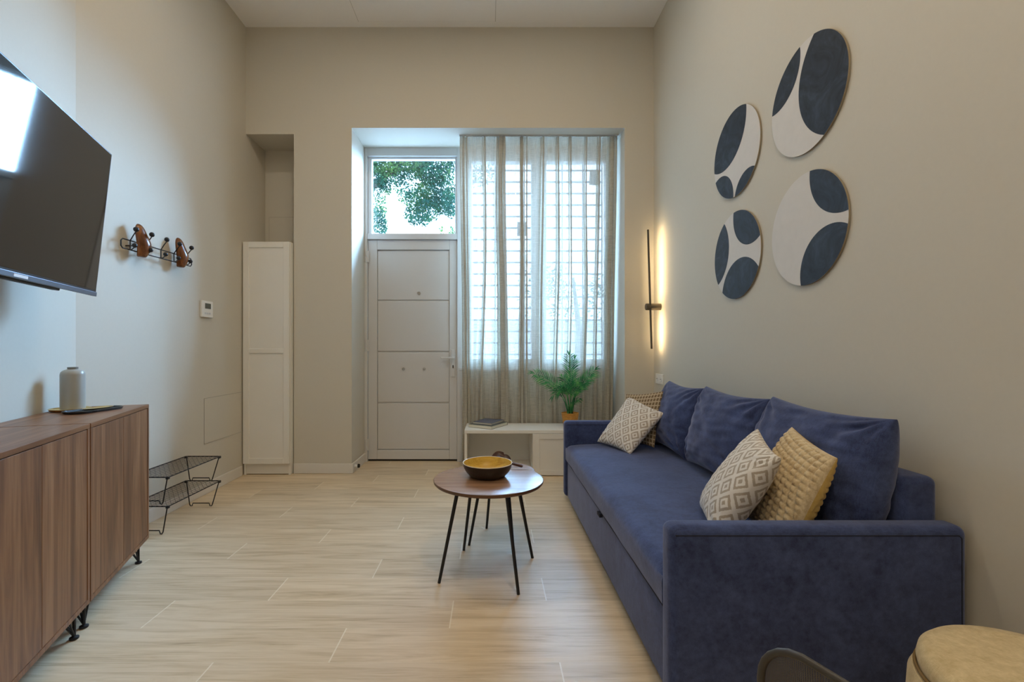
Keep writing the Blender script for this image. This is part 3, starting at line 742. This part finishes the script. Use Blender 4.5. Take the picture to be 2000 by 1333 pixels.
def m_diamond():
    t = NT('diamond_weave'); uv = t.n('TexCoord'); sp = t.n('SeparateXYZ'); t.t.links.new(uv.outputs['UV'], sp.inputs[0])
    uu = t.math('MULTIPLY', sp.outputs[0], 4.6); vv = t.math('MULTIPLY', sp.outputs[1], 4.2)
    fx = t.math('FRACT', t.math('ADD', uu, vv)); fy = t.math('FRACT', t.math('ADD', t.math('SUBTRACT', uu, vv), 20))
    d_ = t.math('MAXIMUM', t.math('ABSOLUTE', t.math('SUBTRACT', fx, .5)), t.math('ABSOLUTE', t.math('SUBTRACT', fy, .5)))
    d_ = t.math('ADD', d_, t.math('MULTIPLY', t.math('SUBTRACT', t.noise(t.mapping((1, 1, 1)), 160, 2), .5), .07))
    f = t.math('MINIMUM', t.math('ADD', t.math('MULTIPLY', t.math('GREATER_THAN', d_, .25), t.math('LESS_THAN', d_, .39)), t.math('LESS_THAN', d_, .11)), 1)
    c = t.mix(t.math('MULTIPLY', f, .9), (.70, .66, .61, 1), (.36, .30, .235, 1))
    return t.done(t.pbr(c, .9, 0, .15, t.bump(f, -.4, .003), Sheen_Weight=.2))
M_dia = m_diamond()
M_cream = plain('cream_cloth', (.62, .58, .50, 1), .9)
M_knit = m_fabric('sand_knit', srgb(176, 152, 116), srgb(216, 198, 164), weave=300, blot=60, sheen=.2)
M_mustard = m_fabric('mustard_cloth', srgb(178, 146, 80), srgb(200, 170, 104), weave=700, sheen=.2)
GP = 'small throw pillows on the sofa'
pillow('throw_pillow', 'white and taupe diamond-patterned pillow leaning at the near end of the sofa', [(.875, 1.945, .425), (.775, 1.600, .425), (.925, 1.490, .738), (1.035, 1.810, .775)], .135, M_dia, pinch=.075, pw=.40, wr=.004, group=GP, seed=3, N=120)
def kn(a, b):
    return .011*abs(math.sin((a+.12*math.sin(b*3))*PI*6.5))**.6*(.35+.65*abs(math.sin((b+.06*a)*PI*9))**.6)-.005
pillow('throw_pillow', 'sand-coloured bobble-knit pillow with mustard back, behind the nearest diamond pillow', [(1.010, 1.86, .430), (.930, 1.475, .420), (1.082, 1.458, .745), (1.145, 1.775, .788)], .12, M_knit, pinch=.05, pw=.38, disp=kn, N=180, group=GP, back_mat=M_mustard)
pillow('throw_pillow', 'white and taupe diamond-patterned pillow tilted near the far arm of the sofa', [(.735, 3.235, .437), (.872, 2.935, .418), (1.118, 3.005, .668), (.975, 3.295, .752)], .11, M_dia, pinch=.07, pw=.40, wr=.004, group=GP, seed=9, N=120)
def m_check():
    t = NT('brown_check_weave'); uv = t.n('TexCoord'); sp = t.n('SeparateXYZ'); t.t.links.new(uv.outputs['UV'], sp.inputs[0])
    fx = t.math('FRACT', t.math('MULTIPLY', sp.outputs[0], 14)); fy = t.math('FRACT', t.math('MULTIPLY', sp.outputs[1], 14))
    f = t.math('MAXIMUM', t.math('LESS_THAN', fx, .28), t.math('LESS_THAN', fy, .28))
    c = t.mix(f, (.19, .135, .08, 1), (.50, .41, .29, 1)); return t.done(t.pbr(c, .9, 0, .15, t.bump(f, .5, .004)))
pillow('throw_pillow', 'brown checked woven pillow tucked behind the far diamond pillow', [(.90, 3.275, .44), (1.060, 3.035, .44), (1.155, 3.13, .80), (.955, 3.30, .762)], .07, m_check(), pinch=.06, pw=.45, group=GP)

# ------------------------------------------------------------------ nesting coffee tables
def coffee(label, c, r, h, feet, spread, legr=.0075):
    t = thing('coffee_table', label, 'coffee table', (c[0], c[1], 0), group='pair of nested round coffee tables')
    MB().lathe([(.0001, h-.018), (r-.007, h-.018), (r-.0015, h-.012), (r, h-.003), (r-.002, h-.001)], (c[0], c[1], 0), n=96).lathe([(r-.002, h-.001), (r-.006, h), (.0001, h)], (c[0], c[1], 0), n=96, mat=1).build('tabletop', [M_tableedge, M_tabletop], t, smooth=30)
    for (fx, fy) in feet:
        tx = c[0]+(fx-c[0])*spread; ty = c[1]+(fy-c[1])*spread
        MB().tube([(tx, ty, h-.018), (fx, fy, 0.0)], [legr*1.25, legr*.95], 14).build('leg', M_blackmetal, t, smooth=True)
coffee('larger front round walnut coffee table on thin black legs carrying the bowl', (-.015, 2.285), .268, .452, [(-.243, 2.158), (.119, 2.058), (.2124, 2.416), (-.149, 2.507)], .62)
coffee('smaller lower round walnut coffee table tucked behind the larger one', (.044, 2.644), .200, .398, [(-.124, 2.570), (-.030, 2.812), (.118, 2.476), (.212, 2.718)], .58)
# bowl
bo = thing('bowl', 'shallow dark brown bowl with golden bamboo inside on the front coffee table', 'bowl', (-.02, 2.315, .452))
cb = (-.02, 2.315, .452)
MB().lathe([(.0001, .0005), (.076, .0005), (.088, .006), (.108, .028), (.118, .048), (.1225, .068)], cb, n=72).build('outer_shell', plain('black_brown_lacquer', (.022, .014, .010, 1), .35), bo, smooth=True)
MB().lathe([(.1225, .068), (.1235, .0705), (.121, .0715), (.119, .070)], cb, n=72).build('rim', plain('pale_bamboo_rim', (.66, .55, .34, 1), .4), bo, smooth='all')
MB().lathe([(.119, .070), (.114, .048), (.103, .030), (.084, .012), (.07, .009), (.0001, .009)], cb, n=72).build('inner_bowl', M_bamboo, bo, smooth=True)
# salad servers on the small table
def server(label, tip, head, roll):
    T, H_ = Vector(tip), Vector(head); d_ = (H_-T); L = d_.length; d_.normalize(); s_ = d_.cross(Vector((0, 0, 1))).normalized(); up = s_.cross(d_)
    t = thing('salad_server', label, 'salad server', tuple(T), group='wooden salad servers on the small table')
    MB().tube([T, T+d_*L*.3, T+d_*L*.62], [.0085, .0075, .006], 12).ball(T, .0087).build('handle', M_server, t, smooth=True)
    def fn(u, v):
        a = 2*u-1; w_ = .028*math.sin(PI*(.12+.8*v))**.7; y_ = L*.60+v*.075
        return T+d_*y_+s_*a*w_+up*(.012*a*a+.014*math.sin(PI*v)-.002+roll*a*.012)
    mb = MB().grid(fn, 12, 14)
    mb.grid(lambda u, v: fn(u, v)-up*.004, 12, 14)
    mb.build('blade', M_server, t, smooth=True)
server('dark wooden salad server with its handle pointing to the right behind the bowl', (.172, 2.690, .4075), (.060, 2.745, .425), 1)
server('dark wooden salad server with its handle pointing to the left behind the bowl', (-.068, 2.745, .4075), (.055, 2.735, .446), -1)

# ------------------------------------------------------------------ sideboard units
def unit():
    t = thing('sideboard', 'walnut sideboard unit with black hairpin feet, far one carrying the vase', 'sideboard', (-1.764, 2.40, 0), math.atan2(-.939, .343), group='walnut sideboard units on the left')
    L = .645; D = .335; z0, z1 = .112, .800; p = .018
    b = MB()
    b.box(0, p, -D, 0, z0+p, z1-p, bev=.0015); b.box(L-p, L, -D, 0, z0+p, z1-p, bev=.0015)
    b.box(0, L, -D, 0, z0, z0+p, bev=.0015); b.box(p, L-p, -D, -D+.008, z0+p, z1-p)
    b.build('body', M_walnut_v, t, local=True)
    MB().box(0, L, -D, 0, z1-p, z1, bev=.0015).build('top', M_walnut_h, t, local=True)
    for (a, c_) in ((p+.002, L/2-.001), (L/2+.001, L-p-.002)):
        MB().box(a, c_, -.020, -.002, z0+p+.002, z1-p-.003, bev=.001).build('door', M_walnut_v, t, local=True)
    for (xx, yy) in ((.035, -.035), (L-.035, -.035), (.035, -D+.035), (L-.035, -D+.035)):
        sx = 1 if xx < .3 else -1; sy = -1 if yy > -.1 else 1
        m = MB().tube([(xx, yy, .006), (xx, yy, z0)], .0055, 10)
        m.tube([(xx, yy, .010), (xx+sx*.052, yy, z0)], .0035, 8).tube([(xx, yy, .010), (xx, yy+sy*.052, z0)], .0035, 8).tube([(xx, yy, .010), (xx+sx*.04, yy+sy*.04, z0)], .0035, 8)
        m.lathe([(.013, 0), (.015, .002), (.015, .008), (.006, .012)], (xx, yy, 0), n=20)
        m.build('leg', M_blackmetal, t, local=True, smooth=True)
    return t
u1 = unit()
u2 = copy_tree(u1); off = TD*.652; u2.location = (-1.764+off.x, 2.40+off.y, 0); MW[u2.name] = Matrix.Translation(u2.location) @ Matrix.Rotation(math.atan2(-.939, .343), 4, 'Z')
u2['label'] = 'nearest walnut sideboard unit cut off by the left edge of the photo'

ZT = .8004
tr = MB().lathe([(.0001, 0), (.062, 0), (.071, .004), (.076, .011), (.074, .012), (.068, .006), (.060, .003), (.0001, .003)], (-1.945, 2.150, ZT), n=64)
tag(tr.build('round_tray', M_brass, smooth=True), 'round brass tray under the grey vase on the sideboard', 'tray')
vs_ = thing('vase', 'tall grey cylindrical vase with narrow neck on the brass tray', 'vase', (-1.950, 2.170, ZT+.0035))
vc = (-1.950, 2.170, ZT+.0035)
MB().lathe([(.0001, 0), (.040, 0), (.0455, .004), (.046, .02), (.046, .162), (.0445, .171), (.039, .179), (.030, .184), (.022, .186), (.020, .187)], vc, n=64).build('body', M_vase, vs_, smooth=True)
MB().lathe([(.020, .187), (.0195, .190), (.0205, .196), (.0185, .197), (.016, .19), (.015, .15)], vc, n=40).build('neck', plain('dark_grey_neck', (.20, .20, .18, 1), .4), vs_, smooth=True)
bt = MB(); n = 48; hw, hl = .055, .122
def rr(hw, hl, r, n=10):
    out = []
    for (cx_, cy_, a0) in ((hw-r, hl-r, 0), (-hw+r, hl-r, 90), (-hw+r, -hl+r, 180), (hw-r, -hl+r, 270)):
        for k in range(n+1): a_ = math.radians(a0+90*k/n); out.append((cx_+r*math.cos(a_), cy_+r*math.sin(a_)))
    return out
P0, P1, P2, P3 = rr(hw-.006, hl-.006, .04), rr(hw, hl, .046), rr(hw-.004, hl-.004, .042), rr(hw-.010, hl-.010, .036)
nn = len(P0); ring = [[(x, y, z) for x, y in P] for P, z in ((P0, 0), (P1, .011), (P2, .0115), (P3, .004))]
vsx = [v for r in ring for v in r]; fsx = [[i*nn+k, i*nn+(k+1) % nn, (i+1)*nn+(k+1) % nn, (i+1)*nn+k] for i in range(3) for k in range(nn)]
fsx += [list(range(nn))[::-1], [3*nn+k for k in range(nn)]]
bt.add(vsx, fsx).xf(Matrix.Translation((-1.822, 2.135, ZT)) @ Matrix.Rotation(math.radians(-8), 4, 'Z'))
tag(bt.build('oblong_tray', M_tray, smooth=True), 'black oblong tray with rounded ends lying beside the vase', 'tray')
gd = MB().lathe([(.0001, 0), (.045, 0), (.062, .004), (.070, .0095), (.068, .010), (.058, .006), (.0001, .003)], (0, 0, 0), n=48, sx=.52, sy=1)
gd.xf(Matrix.Translation((-1.828, 2.165, ZT+.0042)) @ Matrix.Rotation(math.radians(-8), 4, 'Z'))
tag(gd.build('brass_dish', M_brass, smooth=True), 'small oval brass dish resting in the black oblong tray', 'dish')

# ------------------------------------------------------------------ television on the oblique wall
tvn = Vector((.939, .343, 0)); tvd = Vector((.343, -.939, 0))
tilt = math.radians(5.4)
upv = (Vector((0, 0, 1))*math.cos(tilt)+tvn*math.sin(tilt)).normalized(); nv = tvd.cross(upv).normalized()
if nv.dot(tvn) < 0: nv = -nv
Y2 = 2.14
BRc = Vector((-.8495*Y2, Y2, 1.09+.1132*Y2)); H_ = .3077*Y2; W_ = H_*16/9*.985
def tvbox(u0, u1, v0, v1, n0, n1, bev=0):
    q = MB().box(u0, u1, v0, v1, n0, n1, bev=bev)
    R = Matrix((tvd, upv, nv)).transposed().to_4x4(); return q.xf(Matrix.Translation(BRc) @ R)
tv = thing('television', 'large black flat television tilted on its bracket on the left wall', 'television', tuple(BRc))
tvbox(0, W_, .004, H_, -.012, 0, .002).build('bezel', plain('black_plastic', (.012, .012, .013, 1), .35), tv)
tvbox(.008, W_-.008, .022, H_-.006, -.001, .0012).build('screen', plain('screen_glass', (.010, .010, .011, 1), .045, spec=.9, var=0), tv)
sl = tvbox(0, W_, -.006, .014, -.010, .004, .002).build('lower_strip', plain('slate_metal', (.16, .18, .22, 1), .35, metal=.8), tv)
tvbox(W_/2-.04, W_/2+.04, -.001, .009, .0038, .0048).build('maker_mark', plain('pale_print', (.75, .76, .80, 1), .4), sl)
tvbox(.18, W_-.18, .05, H_-.16, -.045, -.011, .01).build('rear_housing', plain('black_plastic_back', (.02, .02, .021, 1), .6), tv)
tvbox(.28, W_-.28, -.014, .10, -.040, -.012, .003).build('speaker_box', plain('black_speaker', (.02, .02, .02, 1), .6), tv)
br = MB(); cen = BRc+tvd*W_/2+upv*H_/2
wallp = cen-tvn*((cen-Vector((NA.x, NA.y, 0))).dot(tvn))
q = MB().box(-.10, .10, -.12, .12, 0, .012, bev=.003)
R = Matrix((tvd, Vector((0, 0, 1)), tvn)).transposed().to_4x4(); q.xf(Matrix.Translation(wallp) @ R)
q.tube([wallp+tvn*.01, cen-nv*.044], .018, 12)
q.build('bracket', M_blackmetal, tv)

# ------------------------------------------------------------------ coat rack
cr = thing('coat_rack', 'black wire coat rack with two wooden shoe lasts on the left wall', 'coat rack', (XL, 2.95, 1.66))
xw = XL+.036; m = MB(); y0, y1, za, zb = 2.640, 3.262, 1.660, 1.714; c_ = .012
m.tube([(xw, y0+c_, za), (xw, y1-c_, za), (xw, y1, za+c_), (xw, y1, zb-c_), (xw, y1-c_, zb), (xw, y0+c_, zb), (xw, y0, zb-c_), (xw, y0, za+c_)], .0036, 8, closed=True)
for yy in (2.72, 3.18): m.tube([(XL, yy, 1.687), (xw, yy, 1.687)], .004, 8)
m.build('wire_frame', M_blackmetal, cr, smooth=True)
hy = [2.663, 2.787, 2.915, 3.036, 3.155]
for k, yb in enumerate(hy):
    yr = yb+.045; xb = XL+.105
    m = MB().tube([(xw, yr, za), (xw, yr, zb), (xw+.03, yr-.016, zb+.026), (xb, yb, 1.757)], .0032, 8)
    hk = m.build('upper_hook', M_blackmetal, cr, smooth=True)
    MB().ball((xb, yb, 1.768), .0145).build('knob', M_blackmetal, hk, smooth='all')
    m = MB().tube([(xw, yb+.03, za), (xw+.03, yb+.018, za-.004), (xb-.012, yb, 1.664)], .0032, 8)
    hk = m.build('lower_hook', M_blackmetal, cr, smooth=True)
    MB().ball((xb-.008, yb, 1.676), .0135).build('knob', M_blackmetal, hk, smooth='all')
def last(yc):
    # outline of a shoe last, sole against the wall side: (z, half width, depth)
    sec = [(1.628, .022, .024), (1.634, .030, .032), (1.655, .033, .040), (1.680, .036, .047), (1.700, .040, .050), (1.722, .042, .047), (1.745, .040, .040), (1.770, .037, .033), (1.795, .031, .027), (1.812, .022, .020), (1.822, .010, .012), (1.825, .001, .002)]
    vs = []; fs = []; n = 20
    for (z_, hw_, dp) in sec:
        off_ = .010*math.sin((z_-1.628)/.2*PI*1.6)
        for k in range(n):
            a = 2*PI*k/n; x_ = math.cos(a); y_ = math.sin(a)
            vs.append((XL+.045+dp*.5+x_*dp*.62, yc+off_+y_*hw_*1.12*(1-.12*x_), z_))
    for i in range(len(sec)-1):
        for k in range(n): fs.append([i*n+k, i*n+(k+1) % n, (i+1)*n+(k+1) % n, (i+1)*n+k])
    fs += [list(range(n))[::-1], [(len(sec)-1)*n+k for k in range(n)]]
    o = MB().add(vs, fs).build('shoe_last', M_last, cr, smooth=True)
    md = o.modifiers.new('smooth', 'SUBSURF'); md.levels = 1; md.render_levels = 2
last(2.765); last(3.112)

# ------------------------------------------------------------------ stacking wire shoe racks
def shoe_rack(label, z0, h, mode):
    t = thing('shoe_rack', label, 'shoe rack', (-1.995, 2.96, z0), group='stacking black wire shoe racks')
    x0, x1, y0, y1, z = -2.115, -1.875, 2.700, 3.225, z0+h
    MB().tube([(x0, y0, z), (x1, y0, z), (x1, y1, z), (x0, y1, z)], .0035, 8, closed=True).build('rim', M_blackmetal, t)
    m = MB(); nn_ = 27
    st = (y1-y0)/nn_
    for i in range(1, nn_):
        yy = y0+st*i; pts = []
        k = 16
        for j in range(k+1):
            x_ = x0+(x1-x0)*j/k; pts.append((x_, yy+(st*.48 if (j % 2) ^ (i % 2) else -st*.48), z))
        m.tube(pts, .0013, 5)
    m.build('mesh_deck', M_blackmetal, t)
    for (yy, s_) in ((y0, 1), (y1, -1)):
        yo = yy+s_*.006; yf = yy+s_*.022
        pts = [(x0+.008, yo, z-.004), (x0+.040, yf, z0+.014), (x0+.046, yf, z0+.0038), (x0+.056, yf, z0+.0038), (x0+.062, yf, z0+.022),
               (x1-.066, yf, z0+.022), (x1-.060, yf, z0+.0038), (x1-.050, yf, z0+.0038), (x1-.044, yf, z0+.014), (x1-.008, yo, z-.004)]
        lg = MB().tube(pts, .0034, 8).build('leg', M_blackmetal, t, smooth=True)
        
        for (xa_, xb_) in ((x0-.003, x0+.014), (x1-.014, x1+.003)): MB().box(xa_, xb_, yo-.008, yo+.008, z-.012, z+.003, bev=.002).build('corner_bracket', M_blackmetal, lg)
shoe_rack('black wire mesh shoe rack standing on the floor, lower one of the stack', 0, .170, 0)
shoe_rack('black wire mesh shoe rack stacked on top of the lower one', .174, .165, 1)

# ------------------------------------------------------------------ pouf and mesh chair at the near right
pf = thing('pouf', 'round sand-coloured storage pouf in the near right corner by the sofa', 'pouf', (1.14, .945, 0))
pc = (1.14, .945, 0)
MB().lathe([(.0001, 0.0), (.205, 0), (.214, .012), (.222, .15), (.226, .28), (.222, .345), (.214, .362), (.2, .366), (.0001, .366)], pc, n=96).build('body', M_pouf, pf, smooth=True)
MB().lathe([(.0001, .366), (.196, .367), (.205, .372), (.2075, .385), (.204, .402), (.192, .414), (.16, .419), (.0001, .420)], pc, n=96).build('lid', M_pouf, pf, smooth=True)
MB().tube([(pc[0]+.209*math.cos(2*PI*k/96), pc[1]+.209*math.sin(2*PI*k/96), .3695) for k in range(96)], .0035, 8, closed=True).build('piping', plain('brown_piping', srgb(120, 96, 58), .8), pf, smooth=True)

def m_mesh():
    t = NT('black_mesh_fabric'); uv = t.n('TexCoord'); sp = t.n('SeparateXYZ'); t.t.links.new(uv.outputs['UV'], sp.inputs[0])
    u_, v_ = sp.outputs[0], sp.outputs[1]
    a = t.math('SINE', t.math('MULTIPLY', t.math('ADD', u_, v_), 620)); b = t.math('SINE', t.math('MULTIPLY', t.math('SUBTRACT', u_, v_), 620))
    hole = t.math('GREATER_THAN', t.math('MULTIPLY', a, b), .42)
    pr = t.pbr((.085, .072, .06, 1), .5, 0, .5); tr_ = t.n('BsdfTransparent'); mx = t.n('MixShader'); t.set(mx, 0, hole)
    t.t.links.new(pr, mx.inputs[1]); t.t.links.new(tr_.outputs[0], mx.inputs[2]); return t.done(mx.outputs[0])
ch = thing('mesh_chair', 'dark mesh-backed chair whose rounded back tip shows at the bottom edge', 'chair', (.55, .50, 0))
C0 = Vector((.263, .455, 0)); al = Vector((.58, -.815, 0)).normalized(); nb = Vector((.815, .58, 0)).normalized(); BW = .42; zt_ = .813; zb_ = .50
def outline(u):       # top edge height across the back
    r = .045; x_ = u*BW; e_ = min(x_, BW-x_)
    return zt_-(r-math.sqrt(max(r*r-(r-e_)**2, 0)) if e_ < r else 0)
def back(u, v):
    uu = .5-.5*math.cos(PI*u)
    zz = zb_+(outline(uu)-zb_)*v
    return C0+al*(uu*BW)+nb*(-.035*math.sin(PI*uu)+.03*(1-v))+Vector((0, 0, zz))
bk = MB().grid(back, 40, 24); bo_ = bk.build('backrest', m_mesh(), ch, smooth='all')
ed = [back(0, v/8) for v in range(9)]+[back(u/30, 1) for u in range(1, 30)]+[back(1, 1-v/8) for v in range(9)]
MB().tube(ed, .0036, 10).build('back_frame', plain('dark_frame', (.045, .038, .03, 1), .5), ch, smooth=True)
sc_c = C0+al*BW/2+nb*.24
st = MB().box(-.22, .22, -.21, .21, .43, .475, bev=.02); st.xf(Matrix.Translation((sc_c.x, sc_c.y, 0)) @ Matrix.Rotation(math.atan2(al.y, al.x), 4, 'Z')); st.build('seat', m_fabric('charcoal_seat', (.02, .02, .02, 1), (.05, .05, .05, 1)), ch, smooth=True)
for (a, b) in ((-1, -1), (-1, 1), (1, -1), (1, 1)):
    tp_ = sc_c+al*a*.18+nb*b*.17; ft = sc_c+al*a*.205+nb*b*.20
    MB().tube([(tp_.x, tp_.y, .44), (ft.x, ft.y, 0)], [.011, .009], 10).build('leg', M_blackmetal, ch, smooth=True)
for a in (0.06, BW-.06):
    p = C0+al*a; MB().tube([p+nb*.06+Vector((0, 0, .44)), p+nb*.02+Vector((0, 0, .52))], .010, 8).build('back_support', M_blackmetal, ch, smooth=True)
